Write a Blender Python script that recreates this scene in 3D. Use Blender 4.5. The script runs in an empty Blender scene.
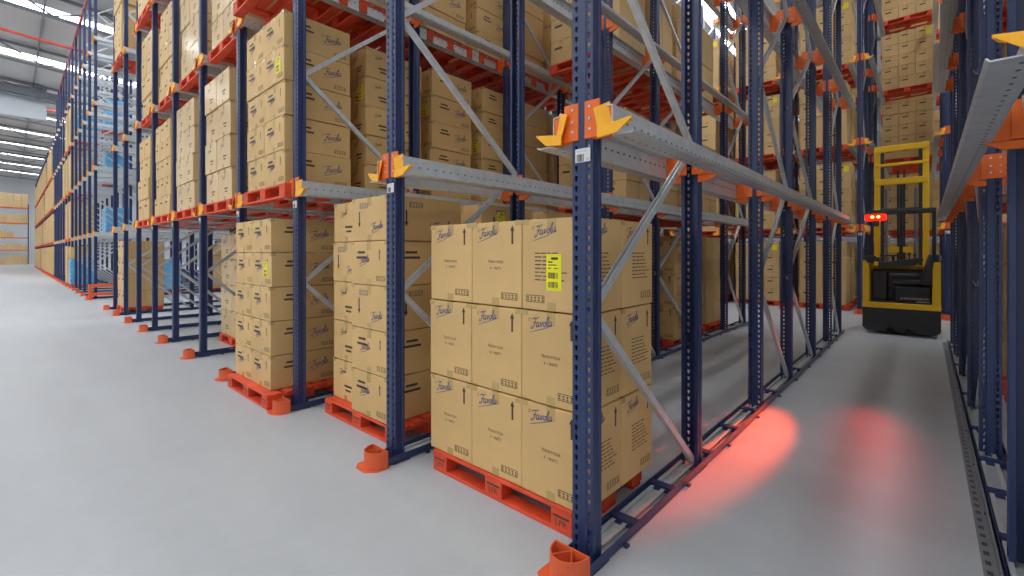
import bpy, bmesh, math, random
from mathutils import Vector, Matrix
random.seed(7)
sc = bpy.context.scene
COL = sc.collection
R = math.radians
def lin(r, g, b):
    f = lambda v: (v/255/12.92) if v/255 <= .04045 else ((v/255+.055)/1.055)**2.4
    return (f(r), f(g), f(b), 1)

# ------------------------------------------------------------------ camera
FPX, YH, TH, CAMH = 456.2, 252.9, R(42.25), 1.55
cam = bpy.data.cameras.new('camera'); cam.sensor_width = 36; cam.lens = FPX/1024*36
cam.shift_y = -(288-YH)/1024; cam.clip_end = 300; cam.clip_start = .05
co = bpy.data.objects.new('camera', cam); COL.objects.link(co)
co.location = (0, 0, CAMH); co.rotation_euler = (math.pi/2, 0, TH)
sc.camera = co
def proj(X, Y, Z):
    c, s = math.cos(TH), math.sin(TH)
    Zc = -X*s+Y*c
    if Zc < .1: return None
    return 512+FPX*(X*c+Y*s)/Zc, YH-FPX*(Z-CAMH)/Zc, Zc
sc.view_settings.view_transform = 'Standard'; sc.view_settings.look = 'None'
sc.view_settings.gamma = 1; sc.view_settings.use_curve_mapping = False
sc.view_settings.exposure = 0.2

# ------------------------------------------------------------------ materials
def mat(name, col, rough=.5, metal=0., var=0., noise=0., nscale=8., bump=0., bscale=40., emis=None, estr=0., alpha=1., spec=.5, objrand=0.):
    m = bpy.data.materials.new(name); m.use_nodes = True
    nt = m.node_tree; b = nt.nodes['Principled BSDF']; L = nt.links.new
    b.inputs['Base Color'].default_value = col; b.inputs['Roughness'].default_value = rough
    b.inputs['Metallic'].default_value = metal; b.inputs['Alpha'].default_value = alpha
    b.inputs['Specular IOR Level'].default_value = spec
    if emis: b.inputs['Emission Color'].default_value = emis; b.inputs['Emission Strength'].default_value = estr
    tc = nt.nodes.new('ShaderNodeTexCoord')
    last = None
    if noise or objrand:
        hsv = nt.nodes.new('ShaderNodeHueSaturation'); hsv.inputs['Color'].default_value = col
        val = None
        if noise:
            n = nt.nodes.new('ShaderNodeTexNoise'); n.inputs['Scale'].default_value = nscale; n.inputs['Detail'].default_value = 5
            L(tc.outputs['Object'], n.inputs['Vector'])
            mr = nt.nodes.new('ShaderNodeMapRange'); mr.inputs['From Min'].default_value = .3; mr.inputs['From Max'].default_value = .7
            mr.inputs['To Min'].default_value = 1-noise; mr.inputs['To Max'].default_value = 1+noise
            L(n.outputs['Fac'], mr.inputs['Value']); val = mr.outputs['Result']
        if objrand:
            oi = nt.nodes.new('ShaderNodeObjectInfo')
            m2 = nt.nodes.new('ShaderNodeMapRange'); m2.inputs['To Min'].default_value = 1-objrand; m2.inputs['To Max'].default_value = 1+objrand
            L(oi.outputs['Random'], m2.inputs['Value'])
            if val is None: val = m2.outputs['Result']
            else:
                mu = nt.nodes.new('ShaderNodeMath'); mu.operation = 'MULTIPLY'; L(val, mu.inputs[0]); L(m2.outputs['Result'], mu.inputs[1]); val = mu.outputs[0]
        L(val, hsv.inputs['Value']); L(hsv.outputs['Color'], b.inputs['Base Color'])
    if bump:
        n = nt.nodes.new('ShaderNodeTexNoise'); n.inputs['Scale'].default_value = bscale
        L(tc.outputs['Object'], n.inputs['Vector'])
        bp = nt.nodes.new('ShaderNodeBump'); bp.inputs['Strength'].default_value = bump; bp.inputs['Distance'].default_value = .01
        L(n.outputs['Fac'], bp.inputs['Height']); L(bp.outputs['Normal'], b.inputs['Normal'])
    return m
M = {}
M['card'] = mat('cardboard', lin(216, 178, 118), .62, noise=.05, nscale=3, objrand=.05, bump=.06, bscale=6)
M['card2'] = mat('cardboard_pale', lin(216, 182, 130), .58, noise=.05, nscale=3, objrand=.06, bump=.08, bscale=5)
M['cardstuff'] = mat('cardboard_far', lin(214, 178, 122), .6, noise=.08, nscale=1.2)
M['card2'].node_tree.nodes['Principled BSDF'].inputs['Coat Weight'].default_value = .5
M['card2'].node_tree.nodes['Principled BSDF'].inputs['Coat Roughness'].default_value = .2
M['tape'] = mat('packing_tape', lin(196, 164, 104), .22)
M['ink'] = mat('print_violet', lin(82, 84, 122), .6)
M['inkd'] = mat('print_dark', lin(70, 58, 48), .6)
M['yel'] = mat('yellow_sticker', lin(244, 236, 20), .45)
M['white'] = mat('white_sticker', lin(228, 228, 226), .5)
M['navy'] = mat('navy_steel', lin(35, 51, 94), .34, noise=.1, nscale=5, spec=.6)
M['galv'] = mat('galvanised_steel', lin(204, 208, 210), .36, metal=.35, noise=.1, nscale=14)
M['orange'] = mat('orange_steel', lin(240, 110, 30), .4, noise=.06)
M['yellow'] = mat('yellow_nose', lin(255, 182, 26), .38, noise=.04)
M['pallet'] = mat('orange_pallet_wood', lin(222, 78, 44), .6, noise=.14, nscale=7, bump=.15, bscale=30)
M['palletfar'] = M['pallet']
M['guard'] = mat('orange_guard', lin(226, 98, 54), .45, noise=.06)
M['ty'] = mat('truck_yellow', lin(255, 204, 28), .38)
M['blk'] = mat('truck_black', lin(50, 50, 54), .5, noise=.15, nscale=6)
M['blks'] = mat('black_vinyl', lin(50, 50, 56), .35)
M['grey'] = mat('dark_grey_steel', lin(74, 76, 82), .4, metal=.4)
M['chrome'] = mat('chain_steel', lin(150, 150, 155), .3, metal=.9)
M['redlens'] = mat('red_lens', lin(190, 24, 16), .25, emis=lin(255, 30, 10), estr=1.6)
M['redbulb'] = mat('lit_bulb', lin(255, 150, 60), .3, emis=lin(255, 160, 70), estr=10)
M['blue'] = mat('blue_film', lin(110, 178, 222), .3, noise=.12, nscale=6, objrand=.1)
M['roof'] = mat('roof_sheet', lin(196, 196, 194), .7, noise=.03)
M['truss'] = mat('truss_steel', lin(128, 132, 138), .5)
M['redpipe'] = mat('red_pipe', lin(178, 66, 52), .45)
M['sky'] = mat('skylight_panel', (1, 1, 1, 1), .5, emis=(.97, .985, 1, 1), estr=10)
M['wall'] = mat('wall_panel', lin(214, 220, 226), .7, noise=.02)
M['wallback'] = mat('block_wall', lin(112, 114, 120), .8, noise=.04)
M['film'] = mat('clear_film', (.95, .95, .95, 1), .12, alpha=.12)

# concrete floor
def floor_mat():
    m = mat('polished_concrete', lin(196, 200, 204), .3)
    nt = m.node_tree; L = nt.links.new; b = nt.nodes['Principled BSDF']
    g = nt.nodes.new('ShaderNodeNewGeometry')
    def noise(scale, det, sx=1, sy=1):
        mp = nt.nodes.new('ShaderNodeMapping'); mp.inputs['Scale'].default_value = (sx, sy, 1)
        L(g.outputs['Position'], mp.inputs['Vector'])
        n = nt.nodes.new('ShaderNodeTexNoise'); n.inputs['Scale'].default_value = scale; n.inputs['Detail'].default_value = det
        L(mp.outputs['Vector'], n.inputs['Vector']); return n.outputs['Fac']
    a = noise(.9, 6); c = noise(7, 8, 1, 1); d = noise(1.6, 5, .25, 1.5)
    def ramp(src, lo, hi, t0, t1):
        r = nt.nodes.new('ShaderNodeMapRange'); r.inputs['From Min'].default_value = lo; r.inputs['From Max'].default_value = hi
        r.inputs['To Min'].default_value = t0; r.inputs['To Max'].default_value = t1; L(src, r.inputs['Value']); return r.outputs['Result']
    def mul(x, y):
        k = nt.nodes.new('ShaderNodeMath'); k.operation = 'MULTIPLY'; L(x, k.inputs[0]); L(y, k.inputs[1]); return k.outputs[0]
    v = mul(mul(ramp(a, .2, .8, .95, 1.05), ramp(c, .2, .8, .96, 1.04)), ramp(d, .2, .8, .94, 1.06))
    # sawn joints every 6 m along the aisle and across it
    sep = nt.nodes.new('ShaderNodeSeparateXYZ'); L(g.outputs['Position'], sep.inputs[0])
    def joint(out, off, per):
        ad = nt.nodes.new('ShaderNodeMath'); ad.operation = 'ADD'; ad.inputs[1].default_value = off; L(out, ad.inputs[0])
        pp = nt.nodes.new('ShaderNodeMath'); pp.operation = 'PINGPONG'; pp.inputs[1].default_value = per/2; L(ad.outputs[0], pp.inputs[0])
        gt = nt.nodes.new('ShaderNodeMath'); gt.operation = 'GREATER_THAN'; gt.inputs[1].default_value = .006; L(pp.outputs[0], gt.inputs[0])
        return ramp(gt.outputs[0], 0, 1, .72, 1)
    v = mul(v, joint(sep.outputs['X'], 30.0, 34.0))
    hsv = nt.nodes.new('ShaderNodeHueSaturation'); hsv.inputs['Color'].default_value = lin(182, 187, 192)
    L(v, hsv.inputs['Value']); L(hsv.outputs['Color'], b.inputs['Base Color'])
    L(ramp(c, .2, .8, .36, .46), b.inputs['Roughness']); b.inputs['Specular IOR Level'].default_value = .3
    return m
M['floor'] = floor_mat()

# ------------------------------------------------------------------ mesh helpers
class MB:
    def __init__(s): s.v = []; s.f = []; s.m = []
    def add(s, vs, fs, mi=0):
        o = len(s.v); s.v += [tuple(p) for p in vs]
        for f in fs: s.f.append(tuple(i+o for i in f)); s.m.append(mi)
        return s
    def box(s, x0, x1, y0, y1, z0, z1, mi=0):
        return s.add([(x0,y0,z0),(x1,y0,z0),(x1,y1,z0),(x0,y1,z0),(x0,y0,z1),(x1,y0,z1),(x1,y1,z1),(x0,y1,z1)],
            [(0,3,2,1),(4,5,6,7),(0,1,5,4),(1,2,6,5),(2,3,7,6),(3,0,4,7)], mi)
    def bbox(s, x0, x1, y0, y1, z0, z1, b=.01, mi=0, seg=2, mtx=None):
        bm = bmesh.new(); bmesh.ops.create_cube(bm, size=1)
        for v in bm.verts: v.co = Vector(((x0+x1)/2+v.co.x*(x1-x0), (y0+y1)/2+v.co.y*(y1-y0), (z0+z1)/2+v.co.z*(z1-z0)))
        bmesh.ops.bevel(bm, geom=bm.edges[:], offset=b, segments=seg, affect='EDGES', profile=.5)
        return s.bm(bm, mi, mtx)
    def bm(s, bm, mi=0, mtx=None):
        bm.verts.index_update()
        vs = [(mtx @ v.co if mtx else v.co.copy()) for v in bm.verts]
        s.add(vs, [tuple(v.index for v in f.verts) for f in bm.faces], mi); bm.free(); return s
    def bar(s, p, q, w, h, mi=0, up=(0,0,1)):
        p, q = Vector(p), Vector(q); d = (q-p).normalized(); u = Vector(up)
        if abs(d.dot(u)) > .98: u = Vector((0,1,0))
        a = d.cross(u).normalized(); u = a.cross(d).normalized()
        vs = [e + a*w/2*i + u*h/2*j for e in (p, q) for i, j in ((-1,-1),(1,-1),(1,1),(-1,1))]
        return s.add(vs, [(0,1,2,3),(7,6,5,4),(0,4,5,1),(1,5,6,2),(2,6,7,3),(3,7,4,0)], mi)
    def cbar(s, p, q, w, h, t=.006, mi=0, up=(0,0,1)):     # open C-section brace
        p, q = Vector(p), Vector(q); d = (q-p).normalized(); u = Vector(up)
        a = d.cross(u).normalized(); u = a.cross(d).normalized()
        prof = [(-w/2,h/2),(-w/2,-h/2),(w/2,-h/2),(w/2,h/2),(w/2-t,h/2),(w/2-t,-h/2+t),(-w/2+t,-h/2+t),(-w/2+t,h/2)]
        n = len(prof); vs = [e+a*i+u*j for e in (p,q) for i,j in prof]
        fs = [(k,(k+1)%n,n+(k+1)%n,n+k) for k in range(n)]
        fs += [(0,7,6,1),(1,6,5,2),(2,5,4,3),(8,9,14,15),(9,10,13,14),(10,11,12,13)]
        return s.add(vs, fs, mi)
    def tube(s, pts, r, n=8, mi=0, cap=True):
        pts = [Vector(p) for p in pts]; rings = []
        for i, p in enumerate(pts):
            d = (pts[min(i+1,len(pts)-1)]-pts[max(i-1,0)]).normalized()
            u = Vector((0,0,1)) if abs(d.z) < .9 else Vector((1,0,0))
            a = d.cross(u).normalized(); u = a.cross(d)
            rr = r[i] if isinstance(r, (list,tuple)) else r
            rings.append([p+(a*math.cos(2*math.pi*k/n)+u*math.sin(2*math.pi*k/n))*rr for k in range(n)])
        vs = [v for g in rings for v in g]; fs = []
        for i in range(len(pts)-1):
            for k in range(n): fs.append((i*n+k, i*n+(k+1)%n, (i+1)*n+(k+1)%n, (i+1)*n+k))
        if cap: fs += [tuple(range(n))[::-1], tuple(range((len(pts)-1)*n, len(pts)*n))]
        return s.add(vs, fs, mi)
    def prism(s, poly, d0, d1, axis='y', mi=0):
        mp = {'y': lambda a,b,d: (a,d,b), 'x': lambda a,b,d: (d,a,b), 'z': lambda a,b,d: (a,b,d)}[axis]
        n = len(poly); vs = [mp(a,b,d) for d in (d0,d1) for a,b in poly]
        fs = [tuple(range(n)), tuple(range(n,2*n))[::-1]] + [(k,(k+1)%n,n+(k+1)%n,n+k)[::-1] for k in range(n)]
        return s.add(vs, fs, mi)
    def flat(s, vs2, fs, face, off, mi=0):                  # 2-D print laid on a face: face(u,v)->xyz
        return s.add([face(a+off[0], b+off[1]) for a,b in vs2], fs, mi)
    def mesh(s, name, mats):
        me = bpy.data.meshes.new(name); me.from_pydata(s.v, [], s.f)
        for m in (mats if isinstance(mats, (list,tuple)) else [mats]): me.materials.append(m)
        me.polygons.foreach_set('material_index', s.m)
        bm = bmesh.new(); bm.from_mesh(me); bmesh.ops.recalc_face_normals(bm, faces=bm.faces); bm.to_mesh(me); bm.free()
        me.update(); return me
def link(name, me, parent=None, loc=(0,0,0), rz=0, smooth=False):
    o = bpy.data.objects.new(name, me); COL.objects.link(o)
    o.location = loc; o.rotation_euler = (0,0,rz)
    if parent: o.parent = parent
    if smooth and me:
        for p in me.polygons: p.use_smooth = True
    return o
def tag(o, label=None, cat=None, group=None, kind=None):
    if label: o['label'] = label
    if cat: o['category'] = cat
    if group: o['group'] = group
    if kind: o['kind'] = kind
    return o
def empty(name, label, cat, loc=(0,0,0), group=None, rz=0):
    return tag(link(name, None, None, loc, rz), label, cat, group)

# lettering ---------------------------------------------------------
_tx = {}
def text2d(s, size):
    k = (s, size)
    if k not in _tx:
        cu = bpy.data.curves.new('t', 'FONT'); cu.body = s; cu.size = size; cu.resolution_u = 1; cu.align_x = 'CENTER'; cu.align_y = 'CENTER'
        ob = bpy.data.objects.new('t', cu); COL.objects.link(ob)
        dg = bpy.context.evaluated_depsgraph_get(); me = bpy.data.meshes.new_from_object(ob.evaluated_get(dg))
        _tx[k] = ([(v.co.x, v.co.y) for v in me.vertices], [tuple(p.vertices) for p in me.polygons])
        bpy.data.objects.remove(ob); bpy.data.curves.remove(cu); bpy.data.meshes.remove(me)
    return _tx[k]
def ribbon(pts, w, closed=False):
    P = [Vector(p) for p in pts]; Q = []
    for i in range(len(P)-1):                               # Catmull-Rom
        p0, p1, p2, p3 = P[max(i-1,0)], P[i], P[i+1], P[min(i+2,len(P)-1)]
        for k in range(3):
            t = k/3
            Q.append(.5*((2*p1)+(p2-p0)*t+(2*p0-5*p1+4*p2-p3)*t*t+(3*p1-p0-3*p2+p3)*t**3))
    Q.append(P[-1]); vs = []
    for i, q in enumerate(Q):
        d = Q[min(i+1,len(Q)-1)]-Q[max(i-1,0)]; n = Vector((-d.y, d.x)); n = n.normalized() if n.length else Vector((0,1))
        e = min(i, len(Q)-1-i)/max(1, len(Q)-1)*2; ww = w*(.45+.55*min(1, e*2))
        vs += [tuple(q+n*ww/2), tuple(q-n*ww/2)]
    return vs, [(2*i, 2*i+1, 2*i+3, 2*i+2) for i in range(len(Q)-1)]
def logo2d(width):
    S = [[(-.3,1.7),(.3,2.0),(.9,1.85),(1.7,2.2)], [(.8,1.9),(.62,1.0),(.35,.1),(0,-.3),(-.35,-.1),(-.2,.3)], [(.15,.95),(.6,1.0),(1.05,1.1)]]
    A = [[(1.8,.85),(1.45,1.0),(1.12,.6),(1.2,.1),(1.5,.05),(1.8,.6),(1.88,.95)], [(1.88,.95),(1.78,.3),(1.92,.05),(2.15,.25)]]
    S += A + [[(2.2,.85),(2.38,.95),(2.42,.08),(2.8,.6),(2.9,1.0),(3.1,.9)]]
    S += [[(3.5,1),(3.2,.6),(3.25,.12),(3.55,.02),(3.82,.4),(3.78,.85),(3.5,1),(4.0,.85)]]
    S += [[(4.0,.3),(4.4,1.4),(4.45,2.0),(4.25,2.0),(4.15,1.2),(4.17,.2),(4.35,.02),(4.6,.25)]]
    S += [[(x+3.5, y) for x, y in a] for a in A]
    sw = [[(-.7,-1.15),(.8,-.85),(2.8,-.55),(4.2,-.2),(5.7,.1)]]
    ci = [[(-1.0+.3*math.cos(t*math.pi/4), 1.8+.36*math.sin(t*math.pi/4)) for t in range(9)]]
    vs, fs = [], []; k = width/6.6; ca, sa = math.cos(.13), math.sin(.13)
    for strokes, w in ((S,.26),(sw,.16),(ci,.1)):
        for st in strokes:
            v, f = ribbon(st, w); o = len(vs)
            for x, y in v:
                x = x + .28*y - 2.4; y -= .5
                vs.append(((x*ca-y*sa)*k, (x*sa+y*ca)*k))
            fs += [tuple(i+o for i in q) for q in f]
    return vs, fs
def rects(rs):
    vs, fs = [], []
    for x0, x1, y0, y1 in rs:
        o = len(vs); vs += [(x0,y0),(x1,y0),(x1,y1),(x0,y1)]; fs.append((o,o+1,o+2,o+3))
    return vs, fs
def arrow2d(h):
    w = h*.13
    return [(-w/2,-h/2),(w/2,-h/2),(w/2,h*.22),(-w/2,h*.22),(-h*.15,h*.2),(h*.15,h*.2),(0,h/2)], [(0,1,2,3),(4,5,6)]
def icons2d(w, h):
    t = h*.09; r = [(-w/2,w/2,-h/2,-h/2+t),(-w/2,w/2,h/2-t,h/2),(-w/2,-w/2+t,-h/2,h/2),(w/2-t,w/2,-h/2,h/2)]
    n = 5; c = w/n
    for i in range(n):
        x = -w/2+c*(i+.5); r += [(x-c*.3,x+c*.3,-h*.3,-h*.18),(x-c*.08,x+c*.08,-h*.2,h*.28),(x-c*.28,x+c*.22,h*.1,h*.24)]
    return rects(r)
def para2d(w, n, lh):
    rs = []; rd = random.Random(3)
    for i in range(n):
        x = -w/2
        while x < w/2*rd.uniform(.5,1):
            l = rd.uniform(.1,.25)*w; rs.append((x, x+l, -i*lh, -i*lh+lh*.28)); x += l+w*.04
    return rects(rs)

# ------------------------------------------------------------------ cartons
EPS = .0012
def carton_mesh(name, w, d, h, style, mcard):
    b = MB(); b.bbox(-w/2, w/2, -d/2, d/2, 0, h, .007, 0, 2)
    # flap seam and tape over the top, bottom and down both ends
    b.box(-w/2+.01, w/2-.01, -.0015, .0015, h-.001, h+.0008, 3)
    b.box(-.03, .03, -d/2-.001, d/2+.001, h-.003, h+.001, 1) if style != 'side' else b.box(-w/2-.001, w/2+.001, -.03, .03, h-.003, h+.001, 1)
    for y in (-d/2-.001, d/2):
        b.box(-.03, .03, y, y+.001, h-.075, h-.001, 1); b.box(-.03, .03, y, y+.001, .002, .05, 1)
    for cx in (-w/2, w/2-.05):                               # tape over the top corners
        b.box(cx-(.0012 if cx < 0 else 0), cx+.05+(.0012 if cx > 0 else 0), -d/2-.0012, -d/2+.04, h-.03, h+.0012, 1)
    front = lambda u, v: (u, -d/2-EPS, v)
    side = lambda u, v: (w/2+EPS, u, v)
    lefts = lambda u, v: (-w/2-EPS, -u, v)
    def put(g, off, f, mi): b.flat(g[0], g[1], f, off, mi)
    if style == 'tall':
        for f, W in ((front, w), (side, d), (lefts, d)):
            put(logo2d(.40*W), (-.17*W, h*.86), f, 2)
            put(arrow2d(.115), (W*.33, h*.84), f, 3)
            put(icons2d(.135, .042), (W*.5-.1, .065), f, 3)
            if f is front:
                put(text2d('TNG0192SA', .026), (.0, h*.52), f, 3); put(text2d('4  UNITS', .026), (.0, h*.52-.04), f, 3)
            else: put(para2d(.2, 8, .022), (.02, h*.62), f, 3)
    elif style == 'para':
        for f, W in ((front, w), (side, d), (lefts, d)):
            put(logo2d(.40*W), (-.12*W, h*.86), f, 2)
            put(icons2d(.135, .042), (-W*.5+.1, .065), f, 3)
            put(para2d(.2, 8, .022), (-.02, h*.62), f, 3)
    elif style == 'wide':
        for f, W in ((side, d), (front, w), (lefts, d)):
            put(logo2d(.30*W), (W*(.2 if f is not front else -.12), h*.55), f, 2)
            put(rects([(-.06,.06,0,.02),(-.08,.09,-.045,-.025)]), (-W*.2, h*.72), f, 3)
            put(icons2d(.13, .04), (W*.33, h*.16), f, 3)
            if f is front: put(arrow2d(.09), (W*.3, h*.7), f, 3)
    elif style == 'down':                                    # arrow points down, carton upside down
        for f, W in ((front, w), (side, d), (lefts, d)):
            g = arrow2d(.14); put(([(x, -y) for x, y in g[0]], g[1]), (-W*.28, h*.5), f, 3)
            put(logo2d(.32*W), (W*.2, h*.3), f, 2); put(icons2d(.14, .045), (-W*.15, h*.82), f, 2)
    elif style == 'plain':
        for f, W in ((front, w), (side, d), (lefts, d)):
            put(logo2d(.26*W), (-.1*W, h*.72), f, 3); put(rects([(-.07,.07,0,.02),(-.05,.05,-.04,-.022)]), (W*.1, h*.35), f, 3)
    me = b.mesh(name, [mcard, M['tape'], M['ink'], M['inkd']])
    return me
# carton kinds: (w, d, h)
KIND = {
 'F': (.436, .408, .528), 'C': (.532, .715, .347), 'Bs': (.49, .70, .372), 'Bl': (.585, .78, .372), 'T': (.545, .405, .425), 'E': (.395, .395, .34)}
CM = {('F',0): carton_mesh('carton_tall', *KIND['F'], 'tall', M['card']), ('F',1): carton_mesh('carton_tall_text', *KIND['F'], 'para', M['card']),
      ('C',0): carton_mesh('carton_wide', *KIND['C'], 'wide', M['card']), ('C',1): carton_mesh('carton_wide', *KIND['C'], 'wide', M['card']),
      ('Bs',0): carton_mesh('carton_small', *KIND['Bs'], 'plain', M['card']), ('Bs',1): carton_mesh('carton_small_down', *KIND['Bs'], 'down', M['card']),
      ('Bl',0): carton_mesh('carton_broad', *KIND['Bl'], 'wide', M['card']), ('Bl',1): carton_mesh('carton_broad_down', *KIND['Bl'], 'down', M['card']),
      ('T',0): carton_mesh('carton_pale', *KIND['T'], 'plain', M['card2']), ('T',1): carton_mesh('carton_pale', *KIND['T'], 'plain', M['card2']),
      ('E',0): carton_mesh('carton_square', *KIND['E'], 'plain', M['card']), ('E',1): carton_mesh('carton_square', *KIND['E'], 'plain', M['card'])}
# load plans: (pallet w, list of (kind, x, y, col-name)), layers, gap
def grid(kind, nx, ny, xn, g=.004):
    w, d, h = KIND[kind]
    yn = {1: [''], 2: ['front', 'rear'], 3: ['front', 'middle', 'rear']}[ny]
    return [(kind, w/2+i*(w+g), d/2+j*(d+g), (yn[j]+' '+xn[i]).strip(), i == nx-1, j == 0, i == 0) for j in range(ny) for i in range(nx)]
PLAN = {
 'F': (grid('F', 3, 2, ['left', 'middle', 'right']), .536, 3, 1.316),
 'C': (grid('C', 2, 1, ['left', 'right']), .352, 5, 1.07),
 'B': ([('Bs', .25, .43, 'left', False, True, True), ('Bl', .80, .39, 'right', True, True, False)], .377, 5, 1.1),
 'T': (grid('T', 2, 2, ['left', 'right']), .431, 4, 1.1),
 'E': (grid('E', 3, 2, ['left', 'middle', 'right']), .345, 5, 1.19)}
ORD = ['', 'first', 'second', 'third', 'fourth', 'fifth', 'sixth', 'seventh', 'eighth', 'ninth', 'tenth', 'eleventh', 'twelfth', 'thirteenth',
       'fourteenth', 'fifteenth', 'sixteenth', 'seventeenth', 'eighteenth', 'nineteenth', 'twentieth', 'twenty-first', 'twenty-second', 'twenty-third', 'twenty-fourth', 'twenty-fifth', 'twenty-sixth', 'twenty-seventh', 'twenty-eighth', 'twenty-ninth', 'thirtieth', 'thirty-first', 'thirty-second', 'thirty-third']
LEV = ['floor', 'second level', 'third level', 'fourth level', 'fifth level']
LAYN = ['bottom layer', 'second layer', 'third layer', 'fourth layer', 'fifth layer']

# pallet ------------------------------------------------------------
PW, PD, PH = 1.2, .8, .144
def pallet_parts():
    deck = MB()
    for y, w in ((-.3275,.145),(-.16,.1),(0,.145),(.16,.1),(.3275,.145)): deck.bbox(-.6, .6, y-w/2, y+w/2, .122, .144, .003, 0, 1)
    for x in (-.5275, 0, .5275): deck.bbox(x-.0725, x+.0725, -.4, .4, .1, .122, .002, 0, 1)
    skid = MB()
    for y, w in ((-.35,.1),(0,.145),(.35,.1)): skid.bbox(-.6, .6, y-w/2, y+w/2, 0, .022, .002, 0, 1)
    def block(w, d, stamp):
        b = MB(); b.bbox(-w/2, w/2, -d/2, d/2, .022, .1, .003, 0, 1)
        if stamp:
            g = text2d('LPR', .05); b.flat(g[0], g[1], lambda u, v: (u, -d/2-EPS, v), (0, .055), 1)
            b.flat(*rects([(-.055,.055,0,.012)]), lambda u, v: (u, -d/2-EPS, v), (0, .084), 1)
        return b
    return deck, skid, block
_dk, _sk, _bk = pallet_parts()
DECK = _dk.mesh('pallet_deck', M['pallet']); SKID = _sk.mesh('pallet_skids', M['pallet'])
BLKS = _bk(.145, .1, True).mesh('pallet_block', [M['pallet'], M['inkd']]); BLKM = _bk(.145, .145, False).mesh('pallet_block', M['pallet'])
def whole_pallet():
    d, s, bk = pallet_parts(); b = MB()
    for q in (d, s): b.add(q.v, q.f, 0)
    for x in (-.5275, 0, .5275):
        for y in (-.35, 0, .35): b.bbox(x-.0725, x+.0725, y-.05, y+.05, .022, .1, .003, 0, 1)
    return b.mesh('pallet_whole', M['pallet'])
PALLET = whole_pallet()
def pallet(x, y, z, lp, full=False, rz=0):
    lab = 'orange wooden pallet under ' + lp
    if not full:
        return tag(link('pallet', PALLET, None, (x, y, z), rz), lab, 'pallet', 'orange wooden pallets')
    t = empty('pallet', lab, 'pallet', (x, y, z), 'orange wooden pallets', rz)
    link('deck', DECK, t); link('skids', SKID, t)
    for px in (-.5275, 0, .5275):
        for py in (-.35, 0, .35): link('block', BLKS if py < -.3 else BLKM, t, (px, py, 0))
    return t

CART = []                     # every carton wanted: (projected size, mesh key, loc, rz, label, group, sticker)
X0, PITCH, YF = -1.266, 1.696, 1.955
def rowx(k): return .36 if k == -1 else (2.05+(-2-k)*1.7 if k <= -2 else X0-PITCH*k)
LZ = [0, 2.106, 4.33, 6.50, 8.68]                           # floor and the four rail levels (top of flange)
def load(plan, x0, y0, lev, lp, ppos=None, full=False, zbase=None, stickers=(), jit=.006, variant=None, layers=None, keep_left=False, film=False):
    """x0,y0 = front left corner of the cartons; ppos = front left of the pallet"""
    cells, lh, n, tw = PLAN[plan]; n = layers or n
    z = LZ[lev] if zbase is None else zbase
    if ppos is None: ppos = (x0+(tw-PW)/2, y0-.02)
    p = pallet(ppos[0]+PW/2, ppos[1]+PD/2, z, lp, full)
    rd = random.Random(hash((round(x0,2), round(y0,2), lev)) & 0xffff)
    for li in range(n):
        jx, jy = rd.uniform(-1,1)*jit*1.6, rd.uniform(-1,1)*jit*1.2
        for ci, (kind, cx, cy, cn, isr, isf, isl) in enumerate(cells):
            if not (isf or (isl if keep_left else isr) or li == n-1): continue
            w, d, h = KIND[kind]
            loc = (x0+cx+jx+rd.uniform(-1,1)*jit*.3, y0+cy+jy+rd.uniform(-1,1)*jit*.6, z+PH+.002+li*lh)
            pr = proj(loc[0], loc[1], loc[2]+h/2)
            if not pr or not(-60 < pr[0] < 1084 and -96 < pr[1] < 640): continue
            v = rd.random() < .3 if variant is None else variant(li, ci)
            CART.append((w*h/pr[2]**2*(1 if isf or isr else .2), (kind, int(v)), loc, rd.uniform(-1,1)*.006, f'{cn} carton, {LAYN[li]}, {lp}', 'cartons on ' + lp, (ci, li) in stickers))

def lane(k): return (rowx(k)+rowx(k+1))/2
def lphrase(nth, lev, lk): return f'{nth} {LEV[lev]} load, {lk}'
def lk(k): return f'{ORD[k+1]} lane left of lift truck' if k >= 0 else 'lane right of lift truck'
def lkN(k): return f'{ORD[k+1]} lane left past cross aisle' if k >= 0 else 'lane straight behind lift truck'
# --- near block, floor loads
load('F', -2.672, 2.06, 0, lphrase('front', 0, lk(0)), (-2.62, 2.045), True, stickers=(), jit=.003, variant=lambda li, ci: li == 2 and ci == 2)
load('B', -4.33, 2.07, 0, lphrase('front', 0, lk(1)), (-4.33, 2.06), True, variant=lambda li, ci: (li, ci) in ((3,0),(4,1),(2,1)))
load('C', -6.0, 1.78, 0, lphrase('front', 0, lk(2)), (-6.0, 1.70), True, stickers=((1,3),), variant=lambda l, c: 0)
NTH = ['front', 'second', 'third', 'fourth', 'fifth', 'sixth', 'seventh', 'eighth', 'ninth', 'tenth']
for i in range(1, 8):
    load('B' if i < 4 else ('T' if i != 5 else 'F'), -4.30, 2.07+i*1.02, 0, lphrase(NTH[i], 0, lk(1)), stickers=(((1,4),) if i in (1,3) else ()))
load('T', lane(4)-.27, 2.5, 0, lphrase('front', 0, lk(4)))
load('T', lane(8)-.58, 1.98, 0, lphrase('front', 0, lk(8)), layers=4)
load('C', -6.0, 2.95, 0, lphrase('second', 0, lk(2)))
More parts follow.
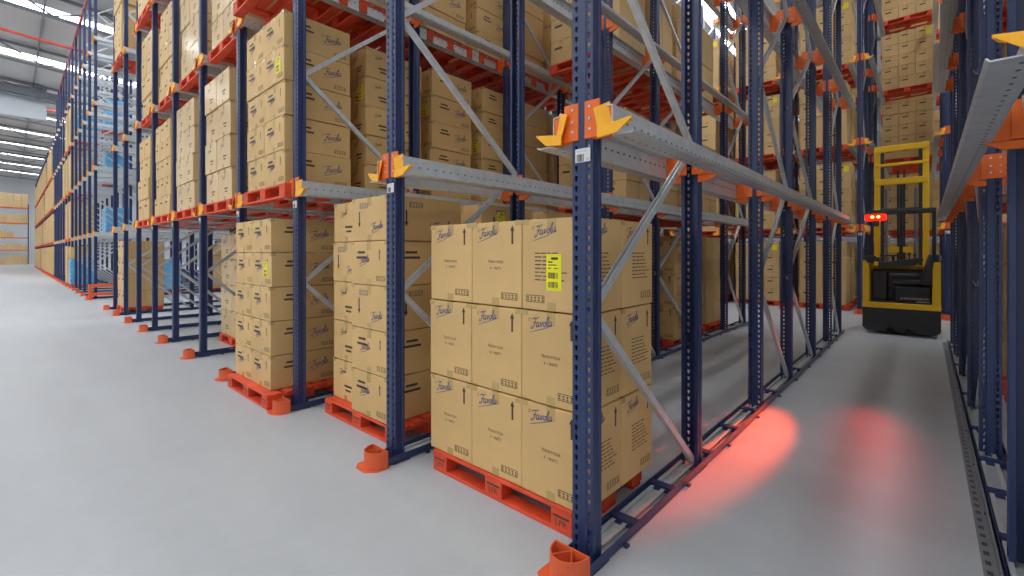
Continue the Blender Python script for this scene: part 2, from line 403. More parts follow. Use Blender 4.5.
# --- upper levels of the near block
for i, y in enumerate((5.9, 6.9, 7.9, 8.9)):
    load('E', -4.36, y, 1, lphrase(NTH[i], 1, lk(1)), layers=4, stickers=((2,3),))
    load('E', -4.36, y-.2, 2, lphrase(NTH[i], 2, lk(1)), layers=4)
for i, y in enumerate((1.86, 2.80, 3.76, 4.70, 5.55, 6.45)):
    load('E' if i == 1 else 'C', -5.86 if i == 0 else (-6.05 if i == 1 else -5.93), y, 1, lphrase(NTH[i], 1, lk(2)), stickers=((1,3),) if i == 0 else ((2,3),) if i == 1 else ((1,2),) if i == 3 else ((1,3),), variant=lambda l, c: 0)
    load('C', -5.95, y-.08, 2, lphrase(NTH[i], 2, lk(2)))
for k in (3, 4, 5, 6):
    for lev in (1, 2):
        for i in range(2):
            load('T' if k != 5 else 'E', lane(k)-.6+(.03 if k % 2 else 0), 1.92+i*1.05+(.06 if lev == 2 else 0), lev, lphrase(NTH[i], lev, lk(k)), jit=.012)
for k in (5, 6, 8): load('T', lane(k)-.56, 1.9, 3, lphrase('front', 3, lk(k)), jit=.012)
# --- block past the cross aisle
YN = 14.77
for k in range(0, 5):
    for lev in range(4):
        load('E' if (k+lev) % 2 else 'T', lane(k)-.56, YN+.35, lev, lphrase('front', lev, lkN(k)), stickers=((2,4),) if (k+lev) % 2 else ())
for lev in range(5):
    load('E', lane(-1)-.6+.02, 18.5 if lev else 17.9, lev, lphrase('front', lev, lkN(-1)), stickers=((2,4),) if lev == 3 else ())
for lev in range(5):
    load('E', lane(-1)-.6+.19, 20.3, lev, lphrase('second', lev, lkN(-1))); load('E', lane(-1)-.6-.19, 21.6, lev, lphrase('third', lev, lkN(-1)), keep_left=True)
# --- right hand lane
for lev in (0, 1, 2, 3):
    for i, y in enumerate((5.6, 6.6, 7.6, 8.7) if lev == 0 else (3.6, 4.6, 5.6, 6.6, 7.6, 8.7)):
        load('T', lane(-2)-.55, y, lev, lphrase(NTH[i], lev, lk(-2)), keep_left=True)
# --- deeper loads past the cross aisle
for k in range(0, 5):
    for lev in range(4):
        for i, y in ((1, YN+1.5), (3, YN+3.9)): load('T', lane(k)-.56, y, lev, lphrase(NTH[i], lev, lkN(k)))
for lev in range(4): load('T', lane(-2)-.56, YN+.6, lev, f'front {LEV[lev]} load, lane right past cross aisle', keep_left=True)

# ------------------------------------------------------------------ rack steel
HTOP = 11.0
def upright_mesh(h, holes=True, w=.12, d=.08):
    """perforated omega column, perforated web facing -y"""
    b = MB(); x = w/2; y0, y1 = -d/2, d/2
    if not holes:
        b.box(-x, x, y0, y1, 0, h); return b.mesh('upright_plain', M['navy'])
    xa, xb = x-.034, x-.012                                  # hole column between xa and xb on each side
    t = .004
    b.prism([(-xa, y0+.0),(-xa+.006, y0-.006),(xa-.006, y0-.006),(xa, y0),(xa, y0+t),(-xa, y0+t)], 0, h, 'z')
    for s in (-1, 1):
        b.prism([(s*xb, y0), (s*x, y0), (s*x, y0+.03), (s*(x-.006), y0+.036), (s*(x-.006), y1-.02), (s*x, y1-.014), (s*x, y1), (s*(x-.025), y1), (s*(x-.025), y1-t), (s*(x-t), y1-t), (s*(x-t), y1-.012),
                 (s*(x-.006-t), y1-.018), (s*(x-.006-t), y0+.034), (s*(x-t), y0+.028), (s*(x-t), y0+t), (s*xb, y0+t)], 0, h, 'z')
        p, cx = .05, s*(xa+xb)/2; hw = (xb-xa)/2
        n = int(h/p)
        for i in range(n):
            z0 = i*p; o = [(-hw,0),(hw,0),(hw,.03),(hw,p),(-hw,p),(-hw,.03)]
            q = [(-.0035,.008),(.0035,.008),(.0085,.026),(.0085,.036),(-.0085,.036),(-.0085,.026)]
            vs = [(cx+a, y0, z0+c) for a, c in o]+[(cx+a, y0, z0+c) for a, c in q]+[(cx+a, y0+t, z0+c) for a, c in q]
            fs = [(k,(k+1)%6,6+(k+1)%6,6+k) for k in range(6)]+[(6+k,6+(k+1)%6,12+(k+1)%6,12+k) for k in range(6)]
            b.add(vs, fs)
    return b.mesh('upright_perforated', M['navy'])
UP = upright_mesh(HTOP); UPS = upright_mesh(HTOP, False); UPL = upright_mesh(9.2, False)
bp = MB(); bp.bbox(-.085, .085, -.075, .075, 0, .008, .002, 0, 1)
for sx in (-1, 1):
    for sy in (-1, 1): bp.tube([(sx*.068, sy*.055, .006), (sx*.068, sy*.055, .022)], .009, 6, 1)
BASEP = bp.mesh('base_plate', [M['grey'], M['chrome']])
BRC = {}
def brace_mesh(dy, dz):
    k = (round(dy,3), round(dz,3))
    if k not in BRC:
        b = MB(); b.cbar((0,0,0), (0,dy,dz), .035, .042, up=(0,0,1)); BRC[k] = b.mesh('brace', M['galv'])
    return BRC[k]
ZN = [.06, 1.25, 2.30, 3.34, 4.42, 5.46, 6.5, 7.55, 8.6, 9.65, 10.7]
def side_phrase(k, blk):
    if blk == 'N': return f'{ORD[k+1]} rack row left past cross aisle' if k >= 0 else f'{ORD[-k]} rack row right past cross aisle'
    if blk == 'W': return f'{ORD[k+1]} rack row of far left block'
    return f'{ORD[k+1]} rack row left of lift truck lane' if k >= 0 else f'{ORD[-k]} rack row right of lift truck lane'
def frame(k, x, ys, pos, blk='', holes=True, braces=True, short=False):
    t = empty('upright_frame', f'{pos} navy upright frame with zinc braces, {side_phrase(k, blk)}', 'rack frame', (x, ys[0], 0), 'rack upright frames')
    for i, y in enumerate(ys):
        u = link('upright', UP if holes else (UPL if short else UPS), t, (0, y-ys[0], 0), 0 if i == 0 else math.pi)
        if holes: link('base_plate', BASEP, u)
    if braces:
        for a, c in zip(ys, ys[1:]):
            top = 10 if (holes) else 10
            for j in range(top):
                ya, yb = (c-.03, a+.03) if j % 2 == 0 else (a+.03, c-.03)
                link('brace', brace_mesh(yb-ya, ZN[j+1]-ZN[j]), t, (0.0 if j % 2 else .012, ya-ys[0], ZN[j]))
    return t
NEARF = [((1.955, 3.34), 'front'), ((5.03, 6.39, 7.97), 'middle'), ((9.5, 10.71), 'rear')]
for k in range(-4, 10):
    for ys, pos in NEARF: frame(k, rowx(k), ys, pos)
for k in range(-2, 7):
    frame(k, rowx(k), (YN, YN+1.385), 'front', 'N'); frame(k, rowx(k), (YN+3.07, YN+4.43), 'second', 'N', holes=k < 2)
WX = [-20.8-1.7*j for j in range(32)]
for j, x in enumerate(WX):
    frame(j, x, (1.95, 3.34), 'front', 'W', False, braces=j < 8, short=j > 11)
    if j < 8: frame(j, x, (5.03, 6.39), 'second', 'W', False, braces=j < 4)

# rails -------------------------------------------------------------
def rail_mesh(s, L, ticks=True):
    """angle rail: web at x=s*.17, flange out to s*.285; local z=0 is the flange top"""
    b = MB(); t = .005
    b.prism([(s*.17,-t),(s*.275,-t),(s*.285,.006),(s*.28,.009),(s*.273,0),(s*(.17+t),0),(s*(.17+t),.145),(s*.135,.15),(s*.135,.144),(s*.17,.14)], 0, L, 'y')
    if ticks:
        n = int(L/.075)
        for i in range(n):
            y = .06+i*.075
            b.box(min(s*.1695,s*.1655), max(s*.1695,s*.1655), y, y+.014, .07, .08, 1)
            b.box(min(s*.1755,s*.1765), max(s*.1755,s*.1765), y, y+.014, .07, .08, 1)
            b.box(min(s*.2,s*.21), max(s*.2,s*.21), y, y+.014, -t-.0008, -t, 1)
    return b.mesh('rail', [M['galv'], M['grey']])
RL = 8.95
RAIL = {s: rail_mesh(s, RL) for s in (-1, 1)}
RAILF = {s: rail_mesh(s, RL, False) for s in (-1, 1)}
def bracket_mesh(s, front):
    b = MB(); y = -.052
    b.bbox(min(s*.018,s*.104), max(s*.018,s*.104), y, y+.01, .005, .19, .003, 0, 1)      # plate on the column face
    b.prism([(s*.06,.0),(s*.172,-.004),(s*.172,.14),(s*.06,.17)], y+.008, y+.03, 'y')     # arm out to the rail
    if not front: b.prism([(s*.06,-.05),(s*.13,-.045),(s*.2,-.006),(s*.06,-.006)], y+.008, y+.03, 'y')
    for z in (.05, .1, .16): b.tube([(s*.05, y-.006, z), (s*.05, y+.002, z)], .007, 6, 1)
    return b.mesh('bracket', [M['orange'], M['galv']])
BRK = {(s, f): bracket_mesh(s, f) for s in (-1, 1) for f in (0, 1)}
def nose_mesh(s):
    b = MB(); t = .006
    # folded entry guide: upright wall leaning to the column and a ledge flaring out, with a folded front lip
    A = lambda x, y, z: (s*x+(.012 if s > 0 else 0), y, z)
    def slab(q, n):
        n = Vector(n)*t; vs = [Vector(p) for p in q]+[Vector(p)+n for p in q]
        m = len(q); b.add(vs, [tuple(range(m))[::-1], tuple(range(m,2*m))]+[(i,(i+1)%m,m+(i+1)%m,m+i) for i in range(m)])
    slab([A(.10,-.03,.03), A(.172,.01,.03), A(.14,.01,.165), A(.07,-.022,.14)], (0,1,0))
    slab([A(.10,-.03,.03), A(.172,.01,.03), A(.255,.02,.058), A(.272,-.02,.062)], (0,0,-1))
    slab([A(.098,-.035,.038), A(.272,-.022,.066), A(.26,-.024,.05), A(.2,-.03,.0), A(.1,-.037,-.012)], (0,1,0))
    return b.mesh('entry_guide', M['yellow'])
NOSE = {s: nose_mesh(s) for s in (-1, 1)}
SIDEN = {-1: 'left', 1: 'right'}
def rail(k, x, s, lev, y0, ups, blk='', far=False):
    z = LZ[lev]
    lab = f'zinc pallet rail, {LEV[lev]}, {SIDEN[s]} side of {side_phrase(k, blk)}'
    xo = .05 if (k == -1 and s == -1) else 0
    o = tag(link('pallet_rail', (RAILF if far else RAIL)[s], None, (x+xo, y0-.05, z)), lab, 'rail', 'pallet rails')
    for i, y in enumerate(ups):
        link('bracket', BRK[(s, 1 if i == 0 else 0)], o, (0, y-y0+.05+(.0 if i == 0 else 0), 0))
    link('entry_guide', NOSE[s], o, (0, .0, 0))
UPY = [1.955, 3.34, 5.03, 6.39, 7.97, 9.5, 10.71]
for k in range(-2, 10):
    for lev in range(1, 5):
        for s in (-1, 1):
            if (k == -2 and s == 1): continue
            if k == 0 and s == 1 and lev > 4: continue
            rail(k, rowx(k), s, lev, YF, UPY if k < 6 else UPY[:2], far=k > 3)
for k in range(-2, 6):
    for lev in range(1, 5):
        for s in (-1, 1): rail(k, rowx(k), s, lev, YN, [YN, YN+1.385, YN+3.07], 'N', True)
for j, x in enumerate(WX[:16]):
    for lev in range(1, 5):
        for s in (-1, 1):
            if j > 6 and s == -1: continue
            rail(j, x, s, lev, 1.95, [1.95], 'W', True)

# floor guides --------------------------------------------------------
def guide_meshes(L):
    b = MB()
    for s in (-1, 1):
        x = s*.085
        b.prism([(x,.012),(x,.062),(x-s*.006,.062),(x-s*.006,.018),(x-s*.03,.018),(x-s*.03,.012)], 0, L, 'y')
        for i in range(int(L/.85)):
            y = .35+i*.85; b.box(min(x,x+s*.022), max(x,x+s*.022), y, y+.03, 0, .014)
    c = MB(); c.box(-.035, .035, 0, L, .008, .012)
    for s in (-1, 1): c.box(s*.035-.003, s*.035+.003, 0, L, .012, .032)
    for s in (-1, 1): c.box(s*.035-.012 if s > 0 else -.047, s*.035+.012 if s > 0 else -.023, 0, L, .032, .035)
    t = MB(); t.box(-.079, .079, -.03, .03, .012, .05)
    return b.mesh('guide_rails', M['navy']), c.mesh('floor_channel', M['galv']), t.mesh('cross_tie', M['navy'])
GU, CH, TIE = guide_meshes(9.1)
g = MB()
def nose_guard():
    b = MB(); n = 12; ro, ri = .1, .092
    arc = [(-math.cos(math.pi*i/n), -math.sin(math.pi*i/n)) for i in range(n+1)]
    for r, q in ((ro, 1), (ri, -1)): pass
    vs, fs = [], []
    for (cx, cy) in arc:
        vs += [(cx*ro, cy*ro*1.15, 0), (cx*ro, cy*ro*1.15, .125), (cx*ri, cy*ri*1.15, .125), (cx*ri, cy*ri*1.15, 0)]
    for i in range(n):
        for k in range(4): fs.append((4*i+k, 4*i+(k+1)%4, 4*i+4+(k+1)%4, 4*i+4+k))
    b.add(vs, fs)
    b.box(-ro, ro, 0, .008, 0, .125)
    b.bar((-.0, 0, .06), (-.06, -.085, .06), .006, .11); b.bar((0, 0, .06), (.06, -.085, .06), .006, .11)
    b.prism([(-.13,.02),(-.13,-.1),(-.08,-.145),(.03,-.145),(.1,-.08),(.1,.02)], 0, .006, 'z')
    return b.mesh('nose_guard', M['guard'])
NG = nose_guard()
def guide(k, x, y0, ties, blk='', chan=True):
    o = tag(link('floor_guide', GU, None, (x, y0, 0)), f'navy twin floor guide rail at foot of {side_phrase(k, blk)}', 'guide rail', 'floor guide rails')
    link('nose_guard', NG, o, (0, 0, 0))
    if chan: link('zinc_channel', CH, o, (-.02, .25, 0))
    for y in ties: link('cross_tie', TIE, o, (0, y-y0, 0))
TY = [2.35, 2.85, 3.55, 4.2, 4.8, 5.6, 6.9, 8.6, 10.2]
for k in range(-2, 10): guide(k, rowx(k), 1.82, TY if k < 4 else TY[:4])
for k in range(-2, 6): guide(k, rowx(k), YN-.24, [], 'N', False)
for j, x in enumerate(WX[:20]): guide(j, x, 1.82, [], 'W', False)
# slotted lane rail along the right of the lift truck lane
b = MB(); b.box(0, .06, 0, 9.0, .0, .004); b.box(.054, .06, 0, 9.0, .004, .055)
for i in range(90): b.box(.012, .034, .06+i*.1, .1+i*.1, .004, .0046, 1)
tag(link('slotted_rail', b.mesh('slotted_rail', [M['truss'], M['blks']]), None, (.205, 1.9, 0)), 'grey slotted floor rail along right edge of lift truck lane', 'rail')

# barcode stickers on the front columns of the second level ------------
b = MB(); b.box(-.038, .05, -.0475, -.0465, 2.0, 2.068, 0)
rd = random.Random(5); xx = -.028
while xx < .012:
    w = rd.choice((.0012,.002,.003)); b.box(xx, xx+w, -.0482, -.0476, 2.003, 2.04, 1); xx += w+rd.choice((.0015,.003))
gt = text2d('A1-109-1-000', .0095); b.flat(gt[0], gt[1], lambda u, v: (u, -.0482, v), (.0, 2.054), 1)
gt = text2d('LF', .016); b.flat(gt[0], gt[1], lambda u, v: (u, -.0482, v), (.036, 2.012), 1)
LBL = b.mesh('location_label', [M['white'], M['inkd']])
for o in [q for q in COL.objects if q.name.startswith('upright_frame') and abs(q.location.y-1.955) < .01 or (q.name.startswith('upright_frame') and abs(q.location.y-YN) < .01)]:
    u = [c for c in o.children if c.name.startswith('upright')][0]
    if o.location.x > -18: l = link('location_label', LBL, u); l['label'] = 'white barcode sticker'

# orange end guard at the near end of the far block
b = MB(); b.bbox(-.05, .05, 0, .1, 0, .5, .01); b.bbox(-.05, .05, .1, 2.0, .40, .5, .01); b.bbox(-.05, .05, .1, 2.0, .12, .22, .01); b.bbox(-.05, .05, 1.9, 2.0, 0, .5, .01); b.box(-.15, .25, -.1, .15, 0, .012)
tag(link('end_guard', b.mesh('end_guard', M['guard']), None, (-20.55, 1.75, 0)), 'orange steel end guard at near corner of the far rack block', 'guard rail')

# ------------------------------------------------------------------ loads of the far block
def wrapped(x, y, z, h, w, lab):
    b = MB(); b.bbox(-w/2, w/2, -.4, .4, 0, h, .05, 0, 2)
    for i in range(1, 6): b.bbox(-w/2-.012, w/2+.012, -.412, .412, h*i/6-.05, h*i/6+.04, .01, 0, 1)
    tag(link('wrapped_load', b.mesh('wrapped_load', M['blue']), None, (x, y, z)), lab, 'wrapped load', 'blue wrapped loads')
WSTUFF = []                                                 # (x,y,z,w,d,h) cartons of the far loads
def wstack(j, lev, nth, y, n=4, h=.43, blue=False, topbox=False):
    x = WX[j]-.85; z = LZ[lev]; lp = f'{nth} {LEV[lev]} load, {ORD[j+1]} lane of far left block'
    pallet(x, y+.4, z, lp)
    if blue:
        wrapped(x, y+.4, z+PH, 1.15, 1.1, f'blue film wrapped load, {lp}')
        if topbox: WSTUFF.append((x, y+.35, z+PH+1.16, .9, .7, .5))
    else:
        for li in range(n):
            for cx in (-.28, .28):
                for cy in (.2, .61): WSTUFF.append((x+cx+random.uniform(-.01,.01), y+cy, z+PH+li*(h+.004), .55, .4, h))
wstack(0, 0, 'front', 3.6, blue=True); wstack(0, 1, 'front', 3.8, blue=True); wstack(0, 2, 'front', 3.8, blue=True); wstack(0, 3, 'front', 4.2, blue=True)
wstack(0, 0, 'second', 5.4); wstack(0, 1, 'second', 5.4); wstack(0, 2, 'second', 5.4); wstack(0, 0, 'third', 7.2, blue=True); wstack(0, 1, 'third', 7.2, blue=True)
wstack(2, 1, 'front', 2.6, blue=True); wstack(2, 2, 'front', 2.6, blue=True); wstack(2, 3, 'front', 2.6, blue=True)
wstack(4, 0, 'front', 1.8, blue=True, topbox=True); wstack(5, 0, 'front', 1.8); wstack(5, 1, 'front', 1.9); wstack(5, 2, 'front', 1.9); wstack(4, 3, 'front', 2.0, blue=True)
wstack(6, 1, 'front', 1.9); wstack(6, 2, 'front', 1.9); wstack(6, 3, 'front', 1.9); wstack(7, 2, 'front', 1.9); wstack(5, 3, 'front', 1.9)
for j in range(12, 31):
    for lev in range(4 if j > 12 else 3):
        if (j*7+lev*3) % 11: wstack(j, lev, 'front', 1.85, 4, .45)

# ------------------------------------------------------------------ put the cartons in
CART.sort(key=lambda c: -c[0])
stk = MB(); stk.box(-.055, .055, -.0008, 0, -.08, .08, 0)
g1 = []; xx = -.04
rd = random.Random(9)
for row in (-.055, -.015):
    xx = -.042
    while xx < .03: w = rd.choice((.002,.004,.006)); g1.append((xx, xx+w, row-.012, row+.014)); xx += w+rd.choice((.002,.004))
g1 += [(-.02,.03,.055,.066), (-.042,-.01,.042,.048), (-.042,.02,.03,.034), (-.042,-.02,.016,.02), (.0,.03,.016,.02)]
stk.flat(*rects(g1), lambda u, v: (u, -.0012, v), (0, 0), 1)
STK = stk.mesh('shipping_label', [M['yel'], M['inkd']])
NIND = 300
for c in CART[:NIND]:
    o = tag(link('carton', CM[c[1]], None, c[2], c[3]), c[4], 'box', c[5])
    w, d, h = KIND[c[1][0]]
    if c[6]:
        sd = c[1][0] == 'Bl'
        l = link('shipping_label', STK, o, (w/2+.0015, -d*.15, h*.6) if sd else (w*.22, -d/2-.0012, h*.5), math.pi/2 if sd else 0); l['label'] = 'yellow printed sticker'
    if 'front right carton, third layer, front floor load, first lane left of' in c[4]:
        l = link('shipping_label', STK, o, (w*.04, -d/2-.0012, h*.42)); l.scale = (.95, 1, 1.3); l['label'] = 'yellow printed sticker'
if len(CART) > NIND or WSTUFF:
    b = MB()
    for c in CART[NIND:]:
        w, d, h = KIND[c[1][0]]; x, y, z = c[2]; b.bbox(x-w/2, x+w/2, y-d/2, y+d/2, z, z+h, .008, 0, 1); b.box(x-.03, x+.03, y-d/2-.001, y+d/2, z+h-.06, z+h+.001, 1)
        b.box(x-w*.3, x+w*.05, y-d/2-.0012, y-d/2, z+h*.62, z+h*.72, 2)
        if c[6]: b.box(x+w*.05, x+w*.35, y-d/2-.0015, y-d/2, z+h*.3, z+h*.75, 3)
    for x, y, z, w, d, h in WSTUFF: b.bbox(x-w/2, x+w/2, y-d/2, y+d/2, z, z+h, .012, 0, 1)
    tag(link('cartons', b.mesh('cartons', [M['cardstuff'], M['tape'], M['inkd'], M['yel']])), 'many small brown cartons on the distant pallets of the racks', 'boxes', kind='stuff')

# ------------------------------------------------------------------ lift truck
TX, TYR = -.365, 11.2
t = empty('lift_truck', 'yellow and black reach truck with raised mast at the end of lane', 'lift truck', (TX, TYR, 0))
def part(name, b, mats, parent=t, smooth=False): return link(name, b.mesh(name, mats), parent, smooth=smooth)
b = MB()   # counterweight skirt with two notches
prof = [(-.56,.12),(-.5,.06),(-.2,.06),(-.19,.16),(-.09,.16),(-.08,.06),(.07,.06),(.08,.16),(.16,.16),(.17,.06),(.5,.06),(.56,.12),(.56,.50),(-.56,.50)]
b.prism(prof, 0, .14, 'y'); b.bbox(-.55, .55, .1, 1.25, .08, .5, .03); b.box(-.06, .06, -.01, .02, .07, .17)
part('bumper', b, M['blk'])
b = MB()   # yellow chassis frame
b.prism([(-.56,.5),(-.46,.5),(-.47,1.3),(-.5,1.4),(-.56,1.4)], .02, .9, 'y'); b.prism([(.44,.5),(.56,.5),(.56,1.38),(.47,1.38),(.45,1.25)], .02, .9, 'y')
b.bbox(-.56, .56, 0, .12, .49, .6, .012); b.bbox(-.56, .56, .9, 1.0, .5, 1.3, .02)
part('chassis', b, M['ty'])
b = MB(); b.bbox(-.46, .45, .1, .92, .48, .62, .02); b.bbox(-.46, -.2, .5, .9, .6, 1.2, .03); b.bbox(-.46, .45, .72, .92, .6, 1.22, .03)
part('cab_floor', b, M['blks'])
b = MB(); b.bbox(-.1, .43, .15, .7, .6, .92, .04); part('battery_hood', b, M['blk'])
gt = text2d('JUNGHEINRICH', .058); b = MB(); b.flat([(x+.25*y, y) for x, y in gt[0]], gt[1], lambda u, v: (u, 0, v), (0,0))
gt = rects([(.02,.2,-.06,-.045)]); b.flat(gt[0], gt[1], lambda u, v: (u, 0, v), (0,0))
l = part('maker_lettering', b, M['white']); l.location = (.205, .148, .69)
s = link('seat', None, t)
b = MB(); b.bbox(-.12, .34, .2, .72, .92, 1.04, .05); link('cushion', b.mesh('cushion', M['blks']), s, smooth=True)
b = MB(); b.bbox(-.1, .1, -.27, .27, 0, .62, .06, 0, 3, Matrix.Translation((.36, .46, .92)) @ Matrix.Rotation(R(12), 4, 'Y')); link('backrest', b.mesh('backrest', M['blks']), s, smooth=True)
b = MB(); b.bbox(-.16, .26, .14, .22, 1.10, 1.16, .025); link('armrest', b.mesh('armrest', M['grey']), s, smooth=True)
b = MB(); b.prism([(-.5,1.38),(-.34,1.38),(-.34,1.28),(.2,1.30),(.33,1.42),(.3,1.46),(-.3,1.36),(-.34,1.46),(-.5,1.48)], .4, .88, 'y'); part('dashboard', b, M['blks'])
b = MB(); b.tube([(-.12,.55,1.4),(-.12,.5,1.5)], .02, 8); 
for i in range(16):
    a0, a1 = 2*math.pi*i/16, 2*math.pi*(i+1)/16
    b.tube([(-.12+.13*math.cos(a0), .5+.13*math.sin(a0), 1.5), (-.12+.13*math.cos(a1), .5+.13*math.sin(a1), 1.5)], .013, 6)
part('steering_wheel', b, M['blk'])
for x, z in ((-.3,1.5), (.12,1.52), (.2,1.5)):
    b = MB(); b.tube([(x,.55,1.36),(x,.53,z)], .012, 6); b.tube([(x,.53,z-.02),(x,.53,z+.03)], .022, 8); part('control_lever', b, M['grey'])
b = MB(); b.bbox(-.53, -.36, .04, .3, 1.38, 1.5, .03); part('headlamp_housing', b, M['blk'])
b = MB(); b.bbox(.44, .55, .05, .25, 1.36, 1.52, .03); part('post_foot', b, M['blk'])
# overhead guard
gd = link('overhead_guard', None, t)
b = MB(); b.bbox(-.5, .5, .0, .07, 2.30, 2.37, .015); b.bbox(-.5, .5, .83, .9, 2.33, 2.40, .015)
for x in (-.46, -.28, -.1, .08, .26, .44): b.bar((x, .02, 2.35), (x, .88, 2.37), .03, .05)
link('roof_grille', b.mesh('roof_grille', M['grey']), gd)
for x, y in ((.47,.06), (.47,.85), (-.47,.85)):
    b = MB(); b.bar((x, y, 1.36), (x, y, 2.33), .05, .05); link('post', b.mesh('post', M['blk']), gd)
# mast
ms = link('mast', None, t)
for x in (-.42, .36):
    b = MB(); y = 1.4; b.bbox(x-.05, x+.05, y-.05, y+.05, .3, 3.82, .008); link('outer_channel', b.mesh('outer_channel', M['ty']), ms)
    b = MB(); xi = x+(.085 if x < 0 else -.085); b.bbox(xi-.03, xi+.03, y+.02, y+.12, .3, 3.7, .006); link('inner_channel', b.mesh('inner_channel', M['grey']), ms)
    b = MB(); xi = x+(.16 if x < 0 else -.16); b.tube([(xi,y+.06,.4),(xi,y+.06,2.9)], .028, 8); link('lift_cylinder', b.mesh('lift_cylinder', M['chrome']), ms)
for z, h in ((3.76,.13), (3.42,.06), (3.06,.13)):
    b = MB(); b.bbox(-.46, .40, 1.33, 1.39, z-h/2, z+h/2, .015); link('cross_bar', b.mesh('cross_bar', M['ty']), ms)
b = MB(); b.bbox(-.46, .40, 1.4, 1.5, 2.42, 2.5, .01); link('cross_bar', b.mesh('cross_bar', M['grey']), ms)
for x in (-.08, .02):
    b = MB(); b.box(x-.018, x+.018, 1.44, 1.46, .5, 3.3); link('lift_chain', b.mesh('lift_chain', M['blk']), ms)
b = MB(); b.bbox(-.06, .0, 1.46, 1.54, .4, 3.0, .01); link('hose_guide', b.mesh('hose_guide', M['blks']), ms)
b = MB(); b.bbox(-.24, -.06, 1.36, 1.42, 1.56, 1.68, .01); b.bbox(.0, .16, 1.36, 1.42, 1.56, 1.68, .01); link('carriage', b.mesh('carriage', M['ty']), ms)
# support legs and wheels
for x in (-.46, .46):
    b = MB(); b.bbox(x-.09, x+.09, 1.2, 2.4, .06, .3, .03); part('support_leg', b, M['ty'])
    b = MB(); b.tube([(x-.06, 2.2, .15), (x+.06, 2.2, .15)], .15, 16); part('wheel', b, M['blks'])
for x in (-.3, .3):
    b = MB(); b.tube([(x-.05, .6, .16), (x+.05, .6, .16)], .16, 16); part('wheel', b, M['blks'])
for x in (-.16, .16):
    b = MB(); b.bbox(x-.05, x+.05, 1.9, 3.0, .32, .36, .008); b.bbox(x-.05, x+.05, 1.86, 1.92, .32, .9, .008); part('fork', b, M['grey'])
b = MB(); b.bbox(-.4, .4, 1.78, 1.86, .5, .62, .01); b.bbox(-.4, .4, 1.78, 1.86, .8, .9, .01); b.bbox(-.3, .3, 1.5, 1.8, .55, .85, .02); part('reach_carriage', b, M['grey'])
# red warning lamp under the guard
lampo = link('warning_lamp', None, t)
lx, lz = -.36, 2.24
b = MB(); b.bbox(lx-.17, lx+.17, -.02, .08, lz-.075, lz+.06, .04); link('lens', b.mesh('lens', M['redlens']), lampo, smooth=True)
for dx in (-.045, .045):
    bm = bmesh.new(); bmesh.ops.create_icosphere(bm, subdivisions=2, radius=.026); b = MB(); b.bm(bm, 0, Matrix.Translation((lx+dx, -.035, lz))); link('bulb', b.mesh('bulb', M['redbulb']), lampo, smooth=True)
b = MB(); b.bbox(lx-.2, lx+.2, -.03, .09, lz+.06, lz+.085, .01); b.bbox(lx-.05, lx+.05, 0, .07, lz-.18, lz-.06, .02); b.bar((lx-.21,.03,lz+.06), (lx-.12,.03,lz-.03), .03, .012); b.bar((lx+.21,.03,lz+.06), (lx+.12,.03,lz-.03), .03, .012); link('hood', b.mesh('hood', M['grey']), lampo)
def spot(name, loc, to, power, ang, col, blend=.9, size=.02):
    li = bpy.data.lights.new(name, 'SPOT'); li.energy = power; li.spot_size = ang; li.spot_blend = blend; li.color = col; li.shadow_soft_size = size
    o = bpy.data.objects.new(name, li); COL.objects.link(o); o.location = loc
    o.rotation_euler = (Vector(to)-Vector(loc)).to_track_quat('-Z', 'Y').to_euler(); return o
LP = (TX+lx, TYR-.12, lz)
spot('red_beam', LP, (-1.22, 4.0, .03), 9000, R(7.5), (1, .075, .012), .8)
spot('red_beam', LP, (-.36, 4.5, 0), 120, R(10), (1, .04, .02))

# ------------------------------------------------------------------ building
def struct(name, b, m): 
    o = link(name, b.mesh(name, m)); o['kind'] = 'structure'; return o
b = MB(); b.box(-96, 14, -20, 36, -.3, 0); struct('floor', b, M['floor'])
RZ, RS = 12.3, .06                                          # roof height at y=0, fall per metre of y
def rz(y): return RZ-RS*y
YA, YB = -18, 34
b = MB()
SKX = [-89.25+7.55*i for i in range(14)]
xs = [-96]
SKW = lambda x: .3 if x < -44 else .55
for x in SKX[:12]: xs += [x-SKW(x), x+SKW(x)]
xs += [14]
for i in range(0, len(xs), 2):
    x0, x1 = xs[i], xs[i+1]
    b.add([(x0,YA,rz(YA)),(x1,YA,rz(YA)),(x1,YB,rz(YB)),(x0,YB,rz(YB)),(x0,YA,rz(YA)+.15),(x1,YA,rz(YA)+.15),(x1,YB,rz(YB)+.15),(x0,YB,rz(YB)+.15)],
          [(0,3,2,1),(4,5,6,7),(0,1,5,4),(1,2,6,5),(2,3,7,6),(3,0,4,7)])
struct('ceiling', b, M['roof'])
for i, x in enumerate(SKX):
    hw = SKW(x) if i < 12 else .3; y0, y1, dz = YA, YB, .05 if i < 12 else -.05  # last two strips are added fill light hung under closed roof, not skylights
    b = MB(); b.add([(x+sx*hw, y, rz(y)+dz+dd) for dd in (0, .03) for sx, y in ((-1,y0),(1,y0),(1,y1),(-1,y1))],
          [(0,3,2,1),(4,5,6,7),(0,1,5,4),(1,2,6,5),(2,3,7,6),(3,0,4,7)])
    struct(f'skylight_or_fill_{i+1}', b, M['sky'])
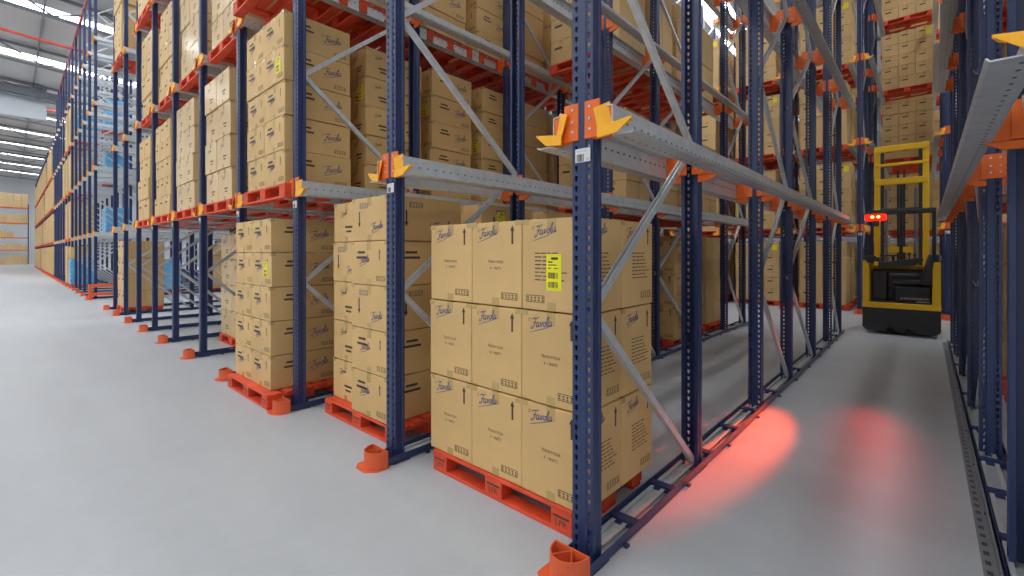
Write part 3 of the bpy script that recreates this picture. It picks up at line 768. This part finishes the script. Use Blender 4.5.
# roof trusses along y beside each skylight
for i, x in enumerate(SKX[:11]):
    xt = x+2.3; b = MB()
    b.bar((xt,YA,rz(YA)-.15), (xt,YB,rz(YB)-.15), .12, .12); b.bar((xt,YA,rz(YA)-1.0), (xt,YB,rz(YB)-1.0), .12, .12)
    y = YA; up = True
    while y < YB-1.6:
        b.bar((xt,y,rz(y)-(.95 if up else .2)), (xt,y+1.6,rz(y+1.6)-(.2 if up else .95)), .06, .06); y += 1.6; up = not up
    struct(f'trim_{i+3}', b, M['truss'])
# purlins along x
b = MB()
for y in range(-15, 33, 4): b.bar((-96,y,rz(y)-.1), (14,y,rz(y)-.1), .06, .14)
struct('trim_1', b, M['truss'])
for x, nm in ((-30.6,'over the far block'), (-45.0, 'beyond the hanging wall panel')):
    b = MB(); b.tube([(x,YA,rz(YA)-.75),(x,32.8,rz(32.8)-.75)], .07, 8)
    tag(link('sprinkler_pipe', b.mesh('sprinkler_pipe', M['redpipe'])), f'red sprinkler pipe under the roof {nm}', 'pipe')
b = MB(); b.tube([(-20.8,1.95,11.02),(-39,1.95,11.02)], .05, 8)
tag(link('sprinkler_pipe', b.mesh('sprinkler_pipe', M['redpipe'])), 'red pipe running along the top of the far rack block', 'pipe')
# hanging divider panel, far wall, back and side walls
b = MB(); b.box(-42.2, -42.0, -18, 1.6, 10.1, 12.1); struct('wall_divider', b, M['wall'])
b = MB(); b.bar((-41.8,YA,rz(YA)-.6), (-41.8,YB,rz(YB)-.6), .3, .45); struct('trim_2', b, M['truss'])
b = MB(); b.box(-96.2, -96, -20, 36, 0, 13.6); struct('wall_far', b, M['wall'])
b = MB(); b.box(-96, 14, 33, 33.2, 0, 11.5); struct('wall_back', b, M['wallback'])
b = MB(); b.box(13.8, 14, -20, 36, 0, 13.6); struct('wall_right', b, M['wall'])

# distant pallet rack across the end of the aisle
EX = -91.0
t2 = empty('pallet_rack', 'distant orange and blue pallet rack across the end of aisle', 'pallet rack', (EX, -1, 0))
for y in (-4.2, -1.25, 1.7):
    for dx in (-.5, .5):
        b = MB(); b.box(dx-.05, dx+.05, y-.05, y+.05, 0, 8.2); link('upright', b.mesh('end_upright', M['navy']), t2, (0, 1, 0))
for z in (1.97, 3.65, 5.6, 7.7):
    for dx in (-.5, .5):
        b = MB(); b.box(dx-.03, dx+.03, -4.2, 1.7, z-.14, z); link('beam', b.mesh('beam', M['orange']), t2, (0, 1, 0))
    b = MB(); b.box(-.5, .5, -4.2, 1.7, z-.02, z+.0); link('shelf_deck', b.mesh('shelf_deck', M['galv']), t2, (0, 1, 0))
rd = random.Random(2)
nb = 0
for z, hs in ((0,(.9,1.3)), (1.97,(.5,.9)), (3.65,(.5,.95)), (5.6,(.8,1.2)), (7.7,(1.7,1.9))):
    for i, y in enumerate((-3.5, -2.75, -2.0, -.6, .05, .7, 1.35)):
        if z not in (0, 7.7) and rd.random() < .3: continue
        h = rd.uniform(*hs); b = MB(); b.bbox(-.4, .4, -.3, .3, 0, h, .02, 0, 1); b.box(-.402, .402, -.302, .302, h*.48, h*.5, 1)
        nb += 1
        shelf = {0:'floor', 1.97:'first beam', 3.65:'second beam', 5.6:'third beam', 7.7:'top beam'}[z]
        tag(link('carton', b.mesh('carton_end', [M['card2'], M['tape']]), None, (EX, y, z+.001)), f'{ORD[i+1]} carton from left on {shelf} level of distant rack', 'box', 'cartons on the distant rack')

# ------------------------------------------------------------------ light
w = bpy.data.worlds.new('world'); sc.world = w; w.use_nodes = True
bg = w.node_tree.nodes['Background']; bg.inputs[0].default_value = (.95, .975, 1, 1); bg.inputs[1].default_value = .62
sc.cycles.use_denoising = True
sc.cycles.max_bounces = 8; sc.cycles.diffuse_bounces = 5; sc.cycles.glossy_bounces = 4; sc.cycles.transparent_max_bounces = 12
